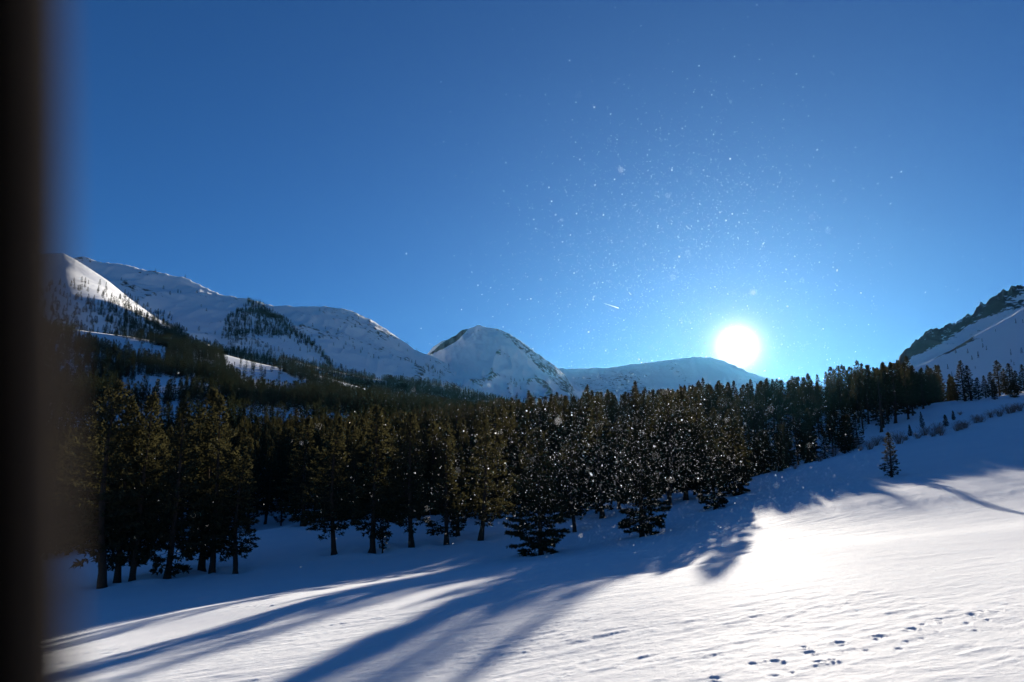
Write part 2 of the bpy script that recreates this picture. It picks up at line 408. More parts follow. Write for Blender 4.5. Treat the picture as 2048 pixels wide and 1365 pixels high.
# long left mountain
def rock_long(X, Y, T, nz, rid): return .26 + .20 * smooth(.25, .8, rid) + .12 * nz + .14 * np.exp(-T / .012)
S2 = sheet('mountain', 'long smooth snow mountain with scattered trees on its ribs', -260, 1010, 520,
           [([(-260, 560), (60, 522), (165, 523), (240, 529), (300, 543), (370, 555), (400, 570), (440, 590), (480, 596), (520, 606), (545, 613), (600, 614), (650, 613), (690, 619), (715, 628), (750, 645), (790, 671), (830, 702), (858, 712), (1010, 800)],
             [(-260, 2100), (500, 2300), (700, 2500), (1010, 2700)]),
            ([(-260, 610), (165, 585), (400, 625), (550, 660), (700, 690), (830, 735), (1010, 810)], [(-260, 1800), (500, 2000), (700, 2200), (1010, 2500)]),
            ([(-260, 670), (165, 650), (400, 690), (600, 730), (760, 765), (1010, 825)], [(-260, 1500), (500, 1650), (1010, 2100)]),
            ([(-260, 760), (400, 770), (760, 830), (1010, 860)], 1200)], 40, M_MTN, .016, rock_long, gully=.010, seed=21, crest_noise=.0016)
# nearer left shoulder with a sunlit face
S2a = sheet('mountain', 'snow shoulder at far left with a sunlit slanting face', -320, 440, 300,
            [([(-320, 590), (-60, 540), (40, 515), (80, 508), (126, 507), (150, 519), (180, 538), (216, 562), (260, 598), (310, 634), (370, 672), (440, 712)], [(-320, 1650), (126, 1500), (440, 1500)]),
             ([(-320, 620), (80, 536), (126, 532), (216, 580), (310, 648), (440, 722)], [(-320, 1450), (126, 1405), (216, 1430), (440, 1440)]),
             ([(-320, 660), (80, 590), (216, 612), (310, 668), (440, 735)], [(-320, 1200), (126, 1130), (440, 1280)]),
             ([(-320, 740), (440, 780)], 950)], 40, M_MTN, .0022, lambda X, Y, T, nz, rid: .22 + .1 * nz, seed=31)
# wooded hump between valley and peak
S1b = sheet('hill', 'low forested hump at the foot of the snow peak', 560, 1140, 220,
            [([(560, 715), (640, 737), (740, 758), (800, 763), (874, 769), (942, 786), (1010, 806), (1060, 816), (1140, 840)], 1250),
             ([(560, 770), (800, 800), (1140, 850)], 1100), ([(560, 850), (1140, 890)], 900)], 24, M_MTN, .004, seed=41)
# valley side, rising to the tree-covered moraine
S1 = sheet('hill', 'forested valley side with open snow clearings', -330, 1120, 520,
           [([(-330, 610), (0, 641), (120, 656), (260, 674), (420, 702), (520, 728), (640, 752), (720, 775), (800, 796), (860, 811), (920, 826), (1120, 850)], [(-330, 900), (500, 950), (1120, 900)]),
            ([(-330, 680), (0, 700), (200, 708), (330, 722), (430, 742), (620, 784), (830, 814), (1120, 855)], [(-330, 700), (500, 750), (1120, 780)]),
            ([(-330, 770), (0, 772), (300, 774), (500, 790), (800, 826), (1120, 862)], 520),
            ([(-330, 830), (500, 835), (1120, 868)], 360), ([(-330, 925), (1120, 930)], 235)], 30, M_MTN, .004, seed=51)
# right-hand rocky mountain: nearer smooth flank and craggy ridge behind
def rock_crag(X, Y, T, nz, rid):
    ridge = poly_y([(1700, 760), (1795, 742), (1830, 716), (1860, 702), (1900, 680), (1940, 655), (1980, 632), (2010, 606), (2040, 592), (2110, 575), (2400, 500)], X)
    return .22 + .36 * smooth(9, -12, Y - ridge) + .40 * smooth(-.05, .55, nz) + .14 * rid
S5 = sheet('mountain', 'craggy dark rock ridge over streaked snow at right', 1690, 2420, 420,
           [([(1690, 800), (1770, 737), (1795, 720), (1812, 694), (1830, 682), (1850, 669), (1880, 657), (1910, 646), (1925, 640), (1948, 620), (1975, 600), (2005, 583), (2035, 572), (2060, 566), (2150, 530), (2420, 430)], 640),
            ([(1690, 820), (1800, 750), (1900, 700), (2048, 618), (2150, 570), (2420, 480)], 590),
            ([(1690, 840), (1800, 790), (2048, 690), (2420, 560)], 500), ([(1690, 900), (2420, 800)], 380)], 44, M_CRAG, .006, rock_crag, gully=.004, crest_noise=.007, noise_scale=1.6, seed=61)
def rock_flank(X, Y, T, nz, rid): return .20 + .55 * np.exp(-T / .06) * smooth(-.2, .5, nz) + .05 * nz + .12 * smooth(.5, .9, rid) * np.exp(-T / .2)
S6 = sheet('mountain', 'smooth shaded snow flank with rock-dotted rim at right', 1720, 2440, 340,
           [([(1720, 800), (1800, 748), (1850, 727), (1900, 702), (1950, 672), (2000, 644), (2048, 617), (2150, 568), (2440, 470)], [(1720, 440), (2440, 420)]),
            ([(1720, 838), (1850, 808), (2048, 782), (2440, 740)], [(1720, 400), (1850, 370), (2048, 335), (2440, 320)]), ([(1720, 930), (2048, 905), (2440, 890)], [(1720, 370), (2048, 290)])], 40, M_CRAG, .0009, rock_flank, crest_noise=.0012, noise_scale=1.2, seed=71)

# ------------------------------------------------------------------ trees
def pine_mesh(seed, H, Rm, base, nb, shape=.8, blades=5, tuft=1.0, dens=1.0, droop=.0):
    r = np.random.default_rng(seed)
    BV, BF, LV = [], [], []
    def tube(pts, rads, ns):
        pts = np.asarray(pts); o = sum(len(b) for b in BV); a = np.linspace(0, 2 * np.pi, ns, endpoint=False)
        tdir = pts[-1] - pts[0]; tdir /= np.linalg.norm(tdir)
        e1 = np.cross(tdir, [0.3, .2, 1.0] if abs(tdir[2]) < .9 else [1, 0, 0]); e1 /= np.linalg.norm(e1); e2 = np.cross(tdir, e1)
        ring = np.cos(a)[:, None] * e1 + np.sin(a)[:, None] * e2
        V = pts[:, None] + ring[None] * np.asarray(rads)[:, None, None]
        BV.append(V.reshape(-1, 3)); BF.append(grid_faces(len(pts), ns, True) + o)
    bend = r.normal(0, .012, 2) * H
    def axis(f): f = np.asarray(f, float); return np.stack([bend[0] * np.sin(f * 3), bend[1] * np.sin(f * 2.3), f * H], -1)
    lean_az = r.uniform(0, 6.28)
    for i in range(nb):
        f = (i + r.uniform(0, .9)) / nb
        fh = base + (1 - base) * f ** 1.12 * .985
        az = i * 2.399 + r.normal(0, .35)
        prof = (1 - f) ** shape * min(1, .42 + f / .36) + .05
        side = 1 + .18 * math.cos(az - lean_az)
        Lb = Rm * prof * side * r.choice([.55, .8, 1, 1.05, 1.2], p=[.12, .2, .34, .2, .14])
        el = R(-14 + 62 * f ** 1.2 + r.normal(0, 8)) - droop * (1 - f)
        d = np.array([math.cos(az) * math.cos(el), math.sin(az) * math.cos(el), math.sin(el)])
        p0 = axis(fh)
        s = np.linspace(0, 1, 6)
        curve = np.array([0, 0, 1.0]) * Lb
        P = p0 + s[:, None] * Lb * d + (-.30 * s + .42 * s ** 2.2)[:, None] * curve * .6
        tube(P[[0, 2, 3, 5]], np.array([.020, .015, .011, .004]) * (.35 + Lb / Rm * .8) * H / 9, 3)
        nk = max(4, int(Lb * 11 * dens))
        sk = .16 + .84 * np.sqrt(r.uniform(0, 1, nk)); sk[-1] = 1
        C = np.stack([np.interp(sk, s, P[:, k]) for k in range(3)], -1)
        lat = np.cross(d, [0, 0, 1.0]); lat /= np.linalg.norm(lat)
        wmax = .30 * Lb * np.sin(np.pi * np.clip(sk, .1, .95)) + .05
        off = r.uniform(-1, 1, nk) * wmax
        C = C + off[:, None] * lat + np.abs(off)[:, None] * d * .35 + r.normal(0, .05, (nk, 3)) * [1, 1, .8]
        LV.append(np.concatenate([C, np.repeat((d + np.array([0, 0, .25]))[None], nk, 0) + lat * (np.sign(off) * .6)[:, None]], -1))
    # leader
    nk = 14; zz = np.linspace(.93, 1.005, nk); A = axis(zz) + r.normal(0, .03, (nk, 3))
    LV.append(np.concatenate([A, np.repeat([[0, 0, 1.0]], nk, 0)], -1))
    Q = np.concatenate(LV); C = np.repeat(Q[:, :3], blades, 0); D = np.repeat(Q[:, 3:], blades, 0)
    n = len(C)
    D = D / np.linalg.norm(D, axis=1, keepdims=True) + r.normal(0, .62, (n, 3)); D /= np.linalg.norm(D, axis=1, keepdims=True)
    ln = r.uniform(.17, .34, n)[:, None] * tuft; w = r.uniform(.028, .055, n)[:, None] * tuft
    S = np.cross(D, r.normal(0, 1, (n, 3))); S /= np.linalg.norm(S, axis=1, keepdims=True)
    T3 = np.stack([C - S * w - D * ln * .1, C + S * w - D * ln * .1, C + D * ln + S * w * .2], 1)
    # widen the middle: quads shaped like a needle bunch
    Q4 = np.stack([C - D * ln * .12, C + D * ln * .45 + S * w, C + D * ln, C + D * ln * .45 - S * w], 1)
    nbv = sum(len(b) for b in BV)
    V = np.concatenate(BV + [Q4.reshape(-1, 3)]); Fq = np.concatenate(BF + [np.arange(4 * n).reshape(-1, 4) + nbv])
    mi = np.r_[np.ones(sum(len(b) for b in BF)), np.zeros(n)].astype(int)
    # trunk
    f = np.linspace(-.045, 1, 16); P = axis(f); rr = H * (.0165 * (1 - np.clip(f, 0, 1)) ** .85 + .0012) + H * .012 * np.exp(-np.clip(f, 0, 1) / .015)
    a = np.linspace(0, 2 * np.pi, 9, endpoint=False)
    TV = (P[:, None] + np.stack([np.cos(a), np.sin(a), a * 0], -1)[None] * (rr[:, None] * (1 + .12 * r.normal(0, 1, (16, 9))))[..., None]).reshape(-1, 3)
    return (V, Fq, mi), (TV, grid_faces(16, 9, True))
VAR = []
specs = [  # seed H R base nb shape
    (1, 10, 1.85, .12, 115, .74), (2, 10, 1.60, .09, 120, .70), (3, 10, 2.05, .16, 105, .62), (4, 10, 1.40, .07, 120, .76), (5, 10, 1.80, .05, 125, .80),
    (6, 10, 2.35, .045, 160, .58, 6, 1.0, 1.5, .08), (7, 10, 2.2, .045, 160, .66, 6, 1.0, 1.5, .08), (8, 10, 1.55, .14, 95, .60), (9, 10, 1.35, .10, 105, .66), (10, 10, 1.95, .08, 90, .82), (11, 10, 1.30, .18, 90, .55),
    (12, 10, 1.15, .10, 60, .8, 3, .9, .45)]
proto_col = bpy.data.collections.new('pine_prototypes')     # not linked to the scene
for sp in specs:
    (V, Fq, mi), (TV, TF) = pine_mesh(*sp)
    crown = mesh_obj('crown', V, Fq, None, mats=[M_NEEDLE, M_BARK], midx=mi, smooth_shade=False)
    trunk = mesh_obj('trunk', TV, TF, M_BARK)
    both = mesh_obj('pine', np.concatenate([V, TV]), np.concatenate([Fq, TF + len(V)]), None, mats=[M_NEEDLE, M_BARK], midx=np.r_[mi, np.ones(len(TF), int)], smooth_shade=False)
    VAR.append((crown.data, trunk.data))
    for o in (crown, trunk): COL.objects.unlink(o); bpy.data.objects.remove(o)
    COL.objects.unlink(both)
    if sp[0] not in (6, 7): proto_col.objects.link(both)
far_col = bpy.data.collections.new('far_pine_prototypes')
for i in range(4):
    (V, Fq, mi), (TV, TF) = pine_mesh(30 + i, 10, (1.7, 1.4, 2.0, 1.5)[i], .06, 34, (.75, .8, .65, .9)[i], blades=2, tuft=2.6, dens=.55)
    both = mesh_obj('far_pine', np.concatenate([V, TV]), np.concatenate([Fq, TF + len(V)]), None, mats=[M_FARNEEDLE, M_BARK], midx=np.r_[mi, np.ones(len(TF), int)], smooth_shade=False)
    COL.objects.unlink(both); far_col.objects.link(both)

def add_pine(x, y, z, h, var, rot, label, group=None, wide=1.0, name='pine_tree', lean=(0, 0)):
    e = bpy.data.objects.new(name, None); e.empty_display_size = .5; COL.objects.link(e)
    e.location = (x, y, z); e.rotation_euler = (lean[0], lean[1], rot); s = h / 10.0; e.scale = (s * wide, s * wide, s)
    tag(e, label, 'tree', group)
    for nm, me in (('trunk', VAR[var][1]), ('crown', VAR[var][0])):
        o = bpy.data.objects.new(nm, me); COL.objects.link(o); o.parent = e
    return e
def top_height(bx, by, bz, ty):
    """height of a tree standing at (bx, by) whose tip shows at row ty"""
    px, _ = to_px((bx, by, bz + 5)); _, b = ray(px, ty); return b * by + EYE - bz
ALL = []
for i, (bx, by, ty, var, wd, lab) in enumerate(EDGE):
    x, y, z = hit(bx, by); h = max(.8, top_height(x, y, z, ty))
    lean = (0, R(4)) if 'leaning to the right' in lab else (R(rng.normal(0, 1)), R(rng.normal(0, 1)))
    add_pine(x, y, z, h, var, rng.uniform(0, 6.28), lab, 'pines along the edge of the forest', wd, lean=lean)
    ALL.append((x, y, 1.5 if h > 4 else .8))
    if i < 21: print('EDGE', bx, 'at', round(x, 1), round(y, 1), round(z, 2), 'h', round(h, 2))
for k, (bx, by, ty) in enumerate([(1958, 800, 756), (1972, 797, 752), (1985, 794, 745), (2000, 792, 722), (2012, 790, 738), (2022, 789, 728), (2036, 788, 742), (2050, 787, 730), (2064, 786, 736), (1990, 800, 765), (2030, 796, 760)]):
    x, y, z = hit(bx, by); h = top_height(x, y, z, ty)
    add_pine(x, y, z, h, (4, 3, 4, 1, 3, 4, 4, 3, 4, 4, 6)[k], rng.uniform(0, 6.28), 'dark pine in the row running right from the tallest slope pine', 'pine row on the right snow slope', 1.5)
    ALL.append((x, y, 1.5))

# the snow that lies in the sun: no tree of the forest may be tall enough to shade it
LIT = [[(1480, 1037), (1600, 1003), (1700, 982), (1760, 972), (1850, 962), (2048, 928), (2048, 1365), (720, 1365), (780, 1322), (980, 1275), (1130, 1215), (1240, 1155), (1320, 1095), (1345, 1130), (1365, 1172), (1385, 1172), (1430, 1110)],
       [(985, 1104), (880, 1124), (700, 1166), (560, 1206), (400, 1248), (200, 1305), (150, 1365), (230, 1365), (400, 1300), (560, 1245), (700, 1192), (850, 1158), (900, 1140)],
       [(440, 1365), (560, 1305), (700, 1265), (850, 1218), (960, 1180), (1040, 1160), (1000, 1200), (880, 1255), (700, 1310), (560, 1365)]]
lp = []
for poly in LIT:
    P = np.array(poly, float); q = np.c_[rng.uniform(P[:, 0].min(), P[:, 0].max(), 1500), rng.uniform(P[:, 1].min(), P[:, 1].max(), 1500)]
    q = q[in_poly(q[:, 0], q[:, 1], poly)][:400]
    Y = np.geomspace(7, 120, 260)
    for a, b in zip(*ray(q[:, 0], q[:, 1])):
        d = b * Y + EYE - base_z(a * Y, Y)
        if (d < 0).any():
            k = np.argmax(d < 0); lp.append((a * Y[k], Y[k], b * Y[k] + EYE))
lp = np.array(lp); sdx, sdy = math.sin(SUN_AZ), math.cos(SUN_AZ)
def height_cap(x, y, z):
    rx, ry = x - lp[:, 0], y - lp[:, 1]
    along = rx * sdx + ry * sdy; across = np.abs(rx * sdy - ry * sdx)
    k = (across < 1.4) & (along > 3)
    return (lp[k, 2] + along[k] * math.tan(SUN_EL)).min() - z if k.any() else 99
SKYLINE = [(-400, 850), (200, 850), (500, 838), (600, 830), (760, 822), (850, 812), (950, 800), (1040, 792), (1120, 782), (1200, 776), (1270, 766), (1400, 760), (1500, 757), (1555, 748), (1575, 732), (1600, 727), (1700, 724), (1800, 722), (1850, 728), (1890, 742)]
FRONT = [(-100, 1150), (100, 1120), (350, 1080), (500, 1062), (640, 1043), (700, 1045), (850, 1052), (950, 1048), (1100, 1040), (1200, 1030), (1330, 1010), (1400, 992), (1480, 972), (1600, 930), (1700, 905), (1730, 880), (1800, 850), (1870, 815), (1885, 780)]
front_xy = np.array([hit(*p)[:2] for p in FRONT]); back_xy = np.array([(115, 205), (95, 235), (60, 262), (0, 290), (-80, 300), (-230, 290), (-260, 120)])
fp = [tuple(p) for p in np.concatenate([front_xy, back_xy])]
cand = np.c_[rng.uniform(-260, 120, 26000), rng.uniform(40, 300, 26000)]
cand = cand[in_poly(cand[:, 0], cand[:, 1], fp)]
cpx, _ = to_px(np.c_[cand, np.full(len(cand), 5.0)])
cand = cand[(cpx > -350)]
cz = base_z(cand[:, 0], cand[:, 1])
order = np.argsort(np.hypot(cand[:, 0], cand[:, 1]) + rng.uniform(0, 25, len(cand)))
cell = {}; fill = []
for (x, y, r_) in ALL: cell.setdefault((int(x // 4), int(y // 4)), []).append((x, y, 1.6))
for i in order:
    x, y = cand[i]; z = cz[i]; md = 2.1 + .006 * y
    cx, cy_ = int(x // 4), int(y // 4); ok = True
    for a in (-1, 0, 1):
        for b in (-1, 0, 1):
            for (qx, qy, _) in cell.get((cx + a, cy_ + b), ()):
                if (qx - x) ** 2 + (qy - y) ** 2 < md * md: ok = False; break
            if not ok: break
        if not ok: break
    if not ok: continue
    px, _ = to_px((x, y, z + 5)); ty = poly_y(SKYLINE, px)
    hmax = min(top_height(x, y, z, ty + abs(rng.normal(0, 9)) - (rng.uniform(4, 16) if rng.uniform() < .14 else 0)), height_cap(x, y, z) * (1.22 if 1000 < px < 1440 else 1.06))
    h = min(rng.choice([rng.uniform(5, 8), rng.uniform(8.5, 13.5)], p=[.25, .75]), hmax * rng.uniform(.88, 1.0))
    if h < 2.2: continue
    cell.setdefault((cx, cy_), []).append((x, y, 1.5)); fill.append((x, y, z, h))
fill = np.array(fill)
fill = fill[np.argsort(np.hypot(fill[:, 0], fill[:, 1]))]
fpx, _ = to_px(np.c_[fill[:, :2], fill[:, 2] + 4])
inview = (fpx > -30) & (fpx < 2080)
NIND = 255
ids = np.where(inview)[0][:NIND]; rest = np.setdiff1d(np.arange(len(fill)), ids)
for i in ids:
    x, y, z, h = fill[i]
    right = fpx[i] > 1480
    if h < 5: var = int(rng.choice([3, 4, 6, 5]))
    elif right: var = int(rng.choice([1, 3, 4, 6, 8, 9]))
    else: var = int(rng.choice([0, 1, 2, 3, 4, 7, 8, 9, 10, 11], p=[.14, .14, .1, .1, .12, .1, .1, .09, .08, .03]))
    if var == 11: lab, grp = 'thin half-bare pine showing its branches inside the dense forest', 'half-bare pines inside the forest'
    elif h < 5: lab, grp = 'short young pine filling in beneath the taller forest pines', 'young pines inside the forest'
    elif right: lab, grp = 'dark pine in the forest climbing the slope toward the craggy mountain', 'pines on the forest slope'
    else: lab, grp = 'full-grown dark pine packed in the valley forest behind the edge trees', 'pines packed inside the forest'
    add_pine(x, y, z - .05, h, var, rng.uniform(0, 6.28), lab, grp, rng.uniform(.85, 1.2) * (1.25 if h < 5 else 1), lean=(R(rng.normal(0, 1.5)), R(rng.normal(0, 1.5))))
print('fill', len(fill), 'rest', len(rest))

def scatter(name, P, scale, idx, col, label, cat=None):
    me = bpy.data.meshes.new(name); me.vertices.add(len(P)); me.vertices.foreach_set('co', np.asarray(P, np.float32).ravel())
    for an, ty, dat in (('sz', 'FLOAT_VECTOR', scale), ('rot', 'FLOAT_VECTOR', np.c_[np.zeros(len(P)), np.zeros(len(P)), rng.uniform(0, 6.28, len(P))])):
        a = me.attributes.new(an, ty, 'POINT'); a.data.foreach_set('vector', np.asarray(dat, np.float32).ravel())
    a = me.attributes.new('pick', 'INT', 'POINT'); a.data.foreach_set('value', np.asarray(idx, np.int32))
    o = bpy.data.objects.new(name, me); COL.objects.link(o)
    ng = bpy.data.node_groups.new(name, 'GeometryNodeTree')
    ng.interface.new_socket('Geometry', in_out='INPUT', socket_type='NodeSocketGeometry'); ng.interface.new_socket('Geometry', in_out='OUTPUT', socket_type='NodeSocketGeometry')
    gi = ng.nodes.new('NodeGroupInput'); go = ng.nodes.new('NodeGroupOutput')
    ci = ng.nodes.new('GeometryNodeCollectionInfo'); ci.inputs['Collection'].default_value = col; ci.inputs['Separate Children'].default_value = True; ci.inputs['Reset Children'].default_value = True
    ip = ng.nodes.new('GeometryNodeInstanceOnPoints'); ip.inputs['Pick Instance'].default_value = True
    def na(nm, ty):
        n = ng.nodes.new('GeometryNodeInputNamedAttribute'); n.data_type = ty; n.inputs['Name'].default_value = nm; return n.outputs[0]
    lk = ng.links.new
    lk(gi.outputs[0], ip.inputs['Points']); lk(ci.outputs[0], ip.inputs['Instance'])
    lk(na('pick', 'INT'), ip.inputs['Instance Index']); lk(na('rot', 'FLOAT_VECTOR'), ip.inputs['Rotation']); lk(na('sz', 'FLOAT_VECTOR'), ip.inputs['Scale'])
    lk(ip.outputs[0], go.inputs[0])
    md = o.modifiers.new('instances', 'NODES'); md.node_group = ng
    tag(o, label, cat, kind='stuff')
    return o
rs = fill[rest]
s_ = rs[:, 3] / 10; wd = rng.uniform(.95, 1.25, len(rs))
scatter('forest', rs[:, :3], np.c_[s_ * wd, s_ * wd, s_], rng.integers(0, 10, len(rs)), proto_col, 'dense dark pine forest filling the valley behind the nearest trees', 'forest')

# far woods on the hills and mountains
def sample_sheet(G, n, dens):
    """n random points on a sheet, by area, kept with probability dens(px, py)"""
    A = np.linalg.norm(np.cross(G[1:, :-1] - G[:-1, :-1], G[:-1, 1:] - G[:-1, :-1]), axis=-1)
    w = A.ravel() / A.sum(); k = rng.choice(w.size, n, p=w); i, j = np.divmod(k, A.shape[1])
    u, v = rng.uniform(0, 1, n)[:, None], rng.uniform(0, 1, n)[:, None]
    P = (G[i, j] * (1 - u) + G[i + 1, j] * u) * (1 - v) + (G[i, j + 1] * (1 - u) + G[i + 1, j + 1] * u) * v
    X, Y = to_px(P)
    keep = rng.uniform(0, 1, n) < dens(X, Y, P)
    return P[keep]
CLEAR = [[(150, 662), (200, 667), (262, 678), (325, 695), (338, 716), (330, 724), (290, 722), (240, 706), (185, 688), (140, 676)],
         [(222, 800), (245, 764), (290, 754), (340, 756), (390, 763), (445, 776), (440, 792), (370, 792), (300, 798)],
         [(440, 703), (480, 708), (530, 726), (580, 752), (640, 784), (600, 796), (540, 792), (480, 772), (455, 740)],
         [(640, 752), (700, 768), (800, 796), (900, 818), (905, 812), (830, 808), (760, 800), (690, 785)],
         [(385, 722), (430, 735), (425, 745), (390, 735)]]
def dens_S1(X, Y, P):
    d = np.ones_like(X)
    for c in CLEAR: d = np.where(in_poly(X, Y, c), .035, d)
    return d * smooth(-.55, .05, fbm(P[:, 0] * .014, P[:, 1] * .02, 3, 91))
P1 = sample_sheet(S1, 15000, dens_S1)
P1b = sample_sheet(S1b, 16000, lambda X, Y, P: (Y < 840) * np.where(X > 700, 1, .35) * smooth(-.6, .0, fbm(P[:, 0] * .012, P[:, 1] * .012, 3, 92)))
def dens_S2a(X, Y, P):
    c = fbm(P[:, 0] * .012, P[:, 1] * .012, 3, 93)
    return smooth(575, 660, Y) * smooth(-.35, .5, c + (Y - 620) / 160) * .9 + .06 * (Y > 565)
P2a = sample_sheet(S2a, 11000, dens_S2a)
def dens_S2(X, Y, P):
    c = fbm(P[:, 0] * .006, P[:, 1] * .006, 3, 94)
    a = in_poly(X, Y, [(165, 523), (200, 530), (330, 590), (345, 640), (375, 660), (380, 700), (180, 680)]) * smooth(-.3, .35, c) * .6
    b = in_poly(X, Y, [(495, 604), (520, 612), (570, 645), (655, 710), (655, 735), (560, 715), (440, 680), (450, 640)]) * smooth(-.25, .4, c) * .6
    rib = np.exp(-((Y - poly_y([(495, 603), (560, 640), (640, 705), (660, 730)], X)) / 7) ** 2) * ((X > 495) & (X < 665)) * .9
    d = in_poly(X, Y, [(660, 640), (700, 650), (760, 720), (850, 720), (900, 760), (860, 790), (700, 760)]) * smooth(.1, .6, c) * .3
    base = smooth(-16, 10, Y - poly_y([(0, 645), (120, 650), (420, 692), (640, 738), (900, 800)], X)) * .9
    return np.clip(a + b + rib + d + base + .004, 0, 1)
P2 = sample_sheet(S2, 42000, dens_S2)
P3 = sample_sheet(S3, 9000, lambda X, Y, P: smooth(.25, .6, fbm(P[:, 0] * .006, P[:, 1] * .006, 3, 95)) * .25 * (Y > 700) + smooth(790, 806, Y) * .7)
P6 = sample_sheet(S6, 700, lambda X, Y, P: (np.where(Y > 700, .25, .1)) * (X > 1880) * 1.0)
groups = [('hillside_forest', P1, (7, 13), 'far pine forest covering the valley side round snow clearings'),
          ('foothill_forest', P1b, (7, 11), 'dark pine wood on the low hump below the snow peak'),
          ('shoulder_forest', P2a, (7, 11), 'scattered pines on the sunlit left shoulder'),
          ('mountain_forest', P2, (7, 12), 'sparse pines dotted over the ribs of the long snow mountain'),
          ('peak_forest', P3, (7, 12), 'few tiny pines on the lower slopes of the central peak'),
          ('slope_scrub', P6, (1.5, 3.5), 'small dark scrub pines dotted on the smooth right flank')]
for nm, P, (h0, h1), lab in groups:
    s = rng.uniform(h0, h1, len(P)) / 10; wd = rng.uniform(.8, 1.25, len(P)) * (1.35 if nm in ('mountain_forest', 'shoulder_forest', 'peak_forest') else 1)
    P = P.copy(); P[:, 2] -= .4
    scatter(nm, P, np.c_[s * wd, s * wd, s], rng.integers(0, 4, len(P)), far_col, lab, 'forest')
    print(nm, len(P))

# ------------------------------------------------------------------ bare willow shrubs on the right slope
def shrub_mesh(seed, n=46):
    r = np.random.default_rng(seed); BV, BF = [], []; o = 0
    def tube(P, rad):
        nonlocal o
        a = np.linspace(0, 2 * np.pi, 3, endpoint=False); ring = np.stack([np.cos(a), np.sin(a), a * 0], -1)
        V = (np.asarray(P)[:, None] + ring[None] * np.asarray(rad)[:, None, None]).reshape(-1, 3)
        BV.append(V); BF.append(grid_faces(len(P), 3, True) + o); o += len(V)
    for i in range(n):
        az = r.uniform(0, 6.28); sp = r.uniform(.1, .75); h = r.uniform(.5, 1.05)
        b = np.array([math.cos(az), math.sin(az), 0]) * r.uniform(0, .18)
        tip = b + np.array([math.cos(az) * sp, math.sin(az) * sp, h]); mid = (b + tip) / 2 + [math.cos(az) * -.06, math.sin(az) * -.06, .05] + r.normal(0, .04, 3)
        b[2] = -.1
        tube([b, mid, tip], [.010, .008, .004])
        for k in range(4):
            f = r.uniform(.35, .9); p = b * (1 - f) + tip * f + [0, 0, .03]; q = p + np.array([r.normal(0, .16), r.normal(0, .16), r.uniform(.08, .28)])
            tube([p, q], [.006, .003])
    return np.concatenate(BV), np.concatenate(BF)
SH = []
for i in range(3):
    o = mesh_obj('willow_shrub', *shrub_mesh(80 + i), M_TWIG); SH.append(o.data); COL.objects.unlink(o); bpy.data.objects.remove(o)
shr = [(1754, 892, 1.3), (1740, 900, 1.0), (1768, 884, 1.2), (1799, 889, 1.4), (1812, 882, 1.1), (1836, 878, 1.3), (1850, 872, 1.0), (1877, 868, 1.2), (1866, 874, .9), (1883, 872, 1.1), (1923, 860, 1.2), (1932, 857, 1.0), (1914, 863, .9), (1952, 847, 1.0), (1962, 845, .8),
       (1982, 836, 1.1), (2000, 834, 1.0), (2019, 828, 1.2), (2027, 826, .9), (2040, 823, 1.1), (1920, 831, .9), (1640, 923, 1.0), (1668, 914, 1.2), (1590, 938, .9), (1722, 902, 1.0), (1710, 898, 1.2)]
for i, (px, py, s) in enumerate(shr):
    x, y, z = hit(px, py)
    o = bpy.data.objects.new('willow_shrub', SH[i % 3]); COL.objects.link(o); o.location = (x, y, z - .03); o.rotation_euler = (0, 0, rng.uniform(0, 6)); k = s * rng.uniform(.6, 1.25) * y / 95
    o.scale = (k * 1.2, k * 1.2, k)
    if i < 21: tag(o, 'bare reddish willow shrub poking out of the snow on the right slope', 'shrub', 'bare shrubs on the right slope')
    else: tag(o, 'bare willow shrub at the shaded foot of the forest', 'shrub', 'bare shrubs at the forest foot')

# ------------------------------------------------------------------ contrail
m, t = material('ice_trail'); o_ = N(t, 'ShaderNodeOutputMaterial'); tl = N(t, 'ShaderNodeBsdfTranslucent'); tl.inputs[0].default_value = (.9, .92, .95, 1)
t.links.new(tl.outputs[0], o_.inputs['Surface'])
M_ICE = m
c0, c1 = at(1208, 607, 9000), at(1238, 617, 9000)
s = np.linspace(0, 1, 24); ax = c0 + (c1 - c0) * s[:, None]; rr = 5.5 * (.10 + .9 * s ** 1.5) * (1 + .15 * np.sin(s * 40)); rr[-1] = .5
a = np.linspace(0, 2 * np.pi, 10, endpoint=False)
V = ax[:, None] + np.stack([a * 0, np.cos(a), np.sin(a)], -1)[None] * rr[:, None, None]
tag(mesh_obj('contrail', V.reshape(-1, 3), grid_faces(24, 10, True), M_ICE), 'short white contrail streak in the blue sky over the saddle', 'contrail')

# ------------------------------------------------------------------ ice crystals blown through the air
nC = 30000
d = rng.uniform(0, 1, nC) ** .7 * 26 + 7
kq = rng.uniform(size=nC)
cpx = np.where(kq < .50, rng.normal(1360, 170, nC), np.where(kq < .955, rng.normal(1230, 200, nC), rng.uniform(200, 2100, nC)))
cpy = np.where(kq < .50, rng.normal(560, 170, nC), np.where(kq < .955, rng.normal(900, 95, nC), rng.uniform(650, 1150, nC)))
d[:420] = rng.uniform(2.2, 5.5, 420)
C = at(cpx, cpy, d)
keep = C[:, 2] > base_z(C[:, 0], C[:, 1]) + .15; C = C[keep]; d = d[keep]; n = len(C)
size = np.exp(rng.normal(0, .6, n)) * .0020 * (.5 + d / 24)
size[:380] *= .8
nrm = rng.normal(0, 1, (n, 3)); nrm /= np.linalg.norm(nrm, axis=1, keepdims=True)
e1 = np.cross(nrm, rng.normal(0, 1, (n, 3))); e1 /= np.linalg.norm(e1, axis=1, keepdims=True); e2 = np.cross(nrm, e1)
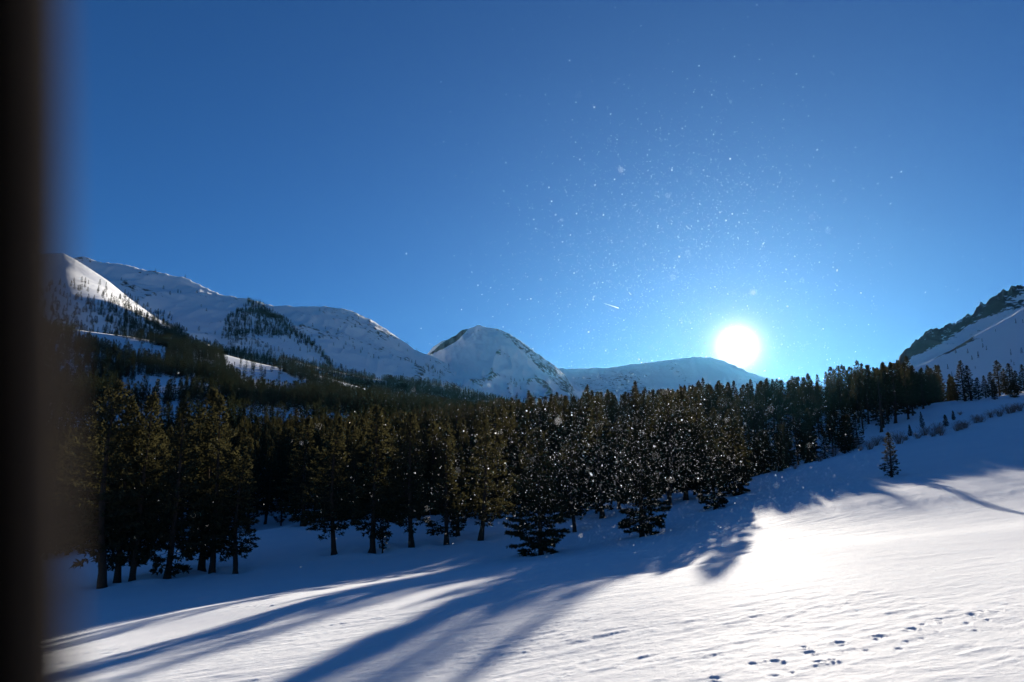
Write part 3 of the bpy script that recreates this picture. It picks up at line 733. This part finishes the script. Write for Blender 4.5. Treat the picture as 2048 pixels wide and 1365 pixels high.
# thin hexagonal bipyramids
k6 = np.arange(6) * np.pi / 3
ring = C[:, None] + size[:, None, None] * (np.cos(k6)[None, :, None] * e1[:, None] + np.sin(k6)[None, :, None] * e2[:, None])
V = np.concatenate([ring, (C + nrm * size[:, None] * .3)[:, None], (C - nrm * size[:, None] * .3)[:, None]], 1)
tri = np.array([(i, (i + 1) % 6, 6) for i in range(6)] + [((i + 1) % 6, i, 7) for i in range(6)])
Fc = (np.arange(n)[:, None, None] * 8 + tri[None]).reshape(-1, 3)
m, t = material('ice_crystal'); o_ = N(t, 'ShaderNodeOutputMaterial'); p = N(t, 'ShaderNodeBsdfPrincipled', {'Roughness': .4, 'Base Color': (.85, .88, .92, 1)})
tl = N(t, 'ShaderNodeBsdfTranslucent'); tl.inputs[0].default_value = (.95, .95, .95, 1); ms = N(t, 'ShaderNodeMixShader', {0: .5})
t.links.new(p.outputs[0], ms.inputs[1]); t.links.new(tl.outputs[0], ms.inputs[2]); t.links.new(ms.outputs[0], o_.inputs['Surface'])
tag(mesh_obj('ice_crystals', V.reshape(-1, 3), Fc, m, smooth_shade=False), 'tiny glinting ice crystals blown through the air before the forest', 'ice crystals', kind='stuff')

# ------------------------------------------------------------------ the cold air itself, thin and even
m, t = material('air'); o_ = N(t, 'ShaderNodeOutputMaterial'); pv = N(t, 'ShaderNodeVolumePrincipled', {'Color': (.16, .58, 1, 1), 'Density': 3.6e-6, 'Anisotropy': .76})
t.links.new(pv.outputs[0], o_.inputs['Volume'])
bx = 5600.0; hv = [(x, y, z) for z in (-60, 860) for x, y in ((-bx, -bx), (bx, -bx), (bx, bx), (-bx, bx))]
tag(mesh_obj('haze', hv, [(0, 3, 2, 1), (4, 5, 6, 7), (0, 1, 5, 4), (1, 2, 6, 5), (2, 3, 7, 6), (3, 0, 4, 7)], m, smooth_shade=False), 'thin pale haze in the cold valley air', kind='stuff')

# ------------------------------------------------------------------ the vehicle's window post, out of focus at the left
def post(name, prof, z0, z1, mat, parent, tilt=0.0):
    """vertical bar with a rounded plan outline prof [(x, y)], leaning by tilt (x per metre)"""
    zs = np.linspace(z0, z1, 7); P = np.array(prof, float); n = len(P)
    V = np.stack([np.c_[P[:, 0] + tilt * (z - EYE), P[:, 1], np.full(n, z)] for z in zs])
    Fq = grid_faces(7, n, True)
    o = mesh_obj(name, V.reshape(-1, 3), Fq, mat, parent)
    return o
def rounded(x0, x1, y0, y1, r, k=5):
    pts = []
    for cx, cy, a0 in ((x1 - r, y1 - r, 0), (x0 + r, y1 - r, 90), (x0 + r, y0 + r, 180), (x1 - r, y0 + r, 270)):
        for i in range(k): a = R(a0 + 90 * i / (k - 1)); pts.append((cx + r * math.cos(a), cy + r * math.sin(a)))
    return pts
veh = bpy.data.objects.new('vehicle_door', None); COL.objects.link(veh); veh.location = (0, 0, 0)
tag(veh, 'blurred black vehicle window post filling the left border', 'vehicle door')
gz0 = float(base_z(-.4, .4))
post('window_post', rounded(-.36, -.1365, .212, .228, .006), EYE - .62, EYE + .95, M_BLACK, veh, -.125)
post('rubber_seal', rounded(-.22, -.1400, .246, .262, .006), EYE - .62, EYE + .93, M_SEAL, veh, -.12)
post('door_panel', rounded(-.42, .75, .222, .268, .02), gz0 - .04, EYE - .62, M_BLACK, veh, 0)
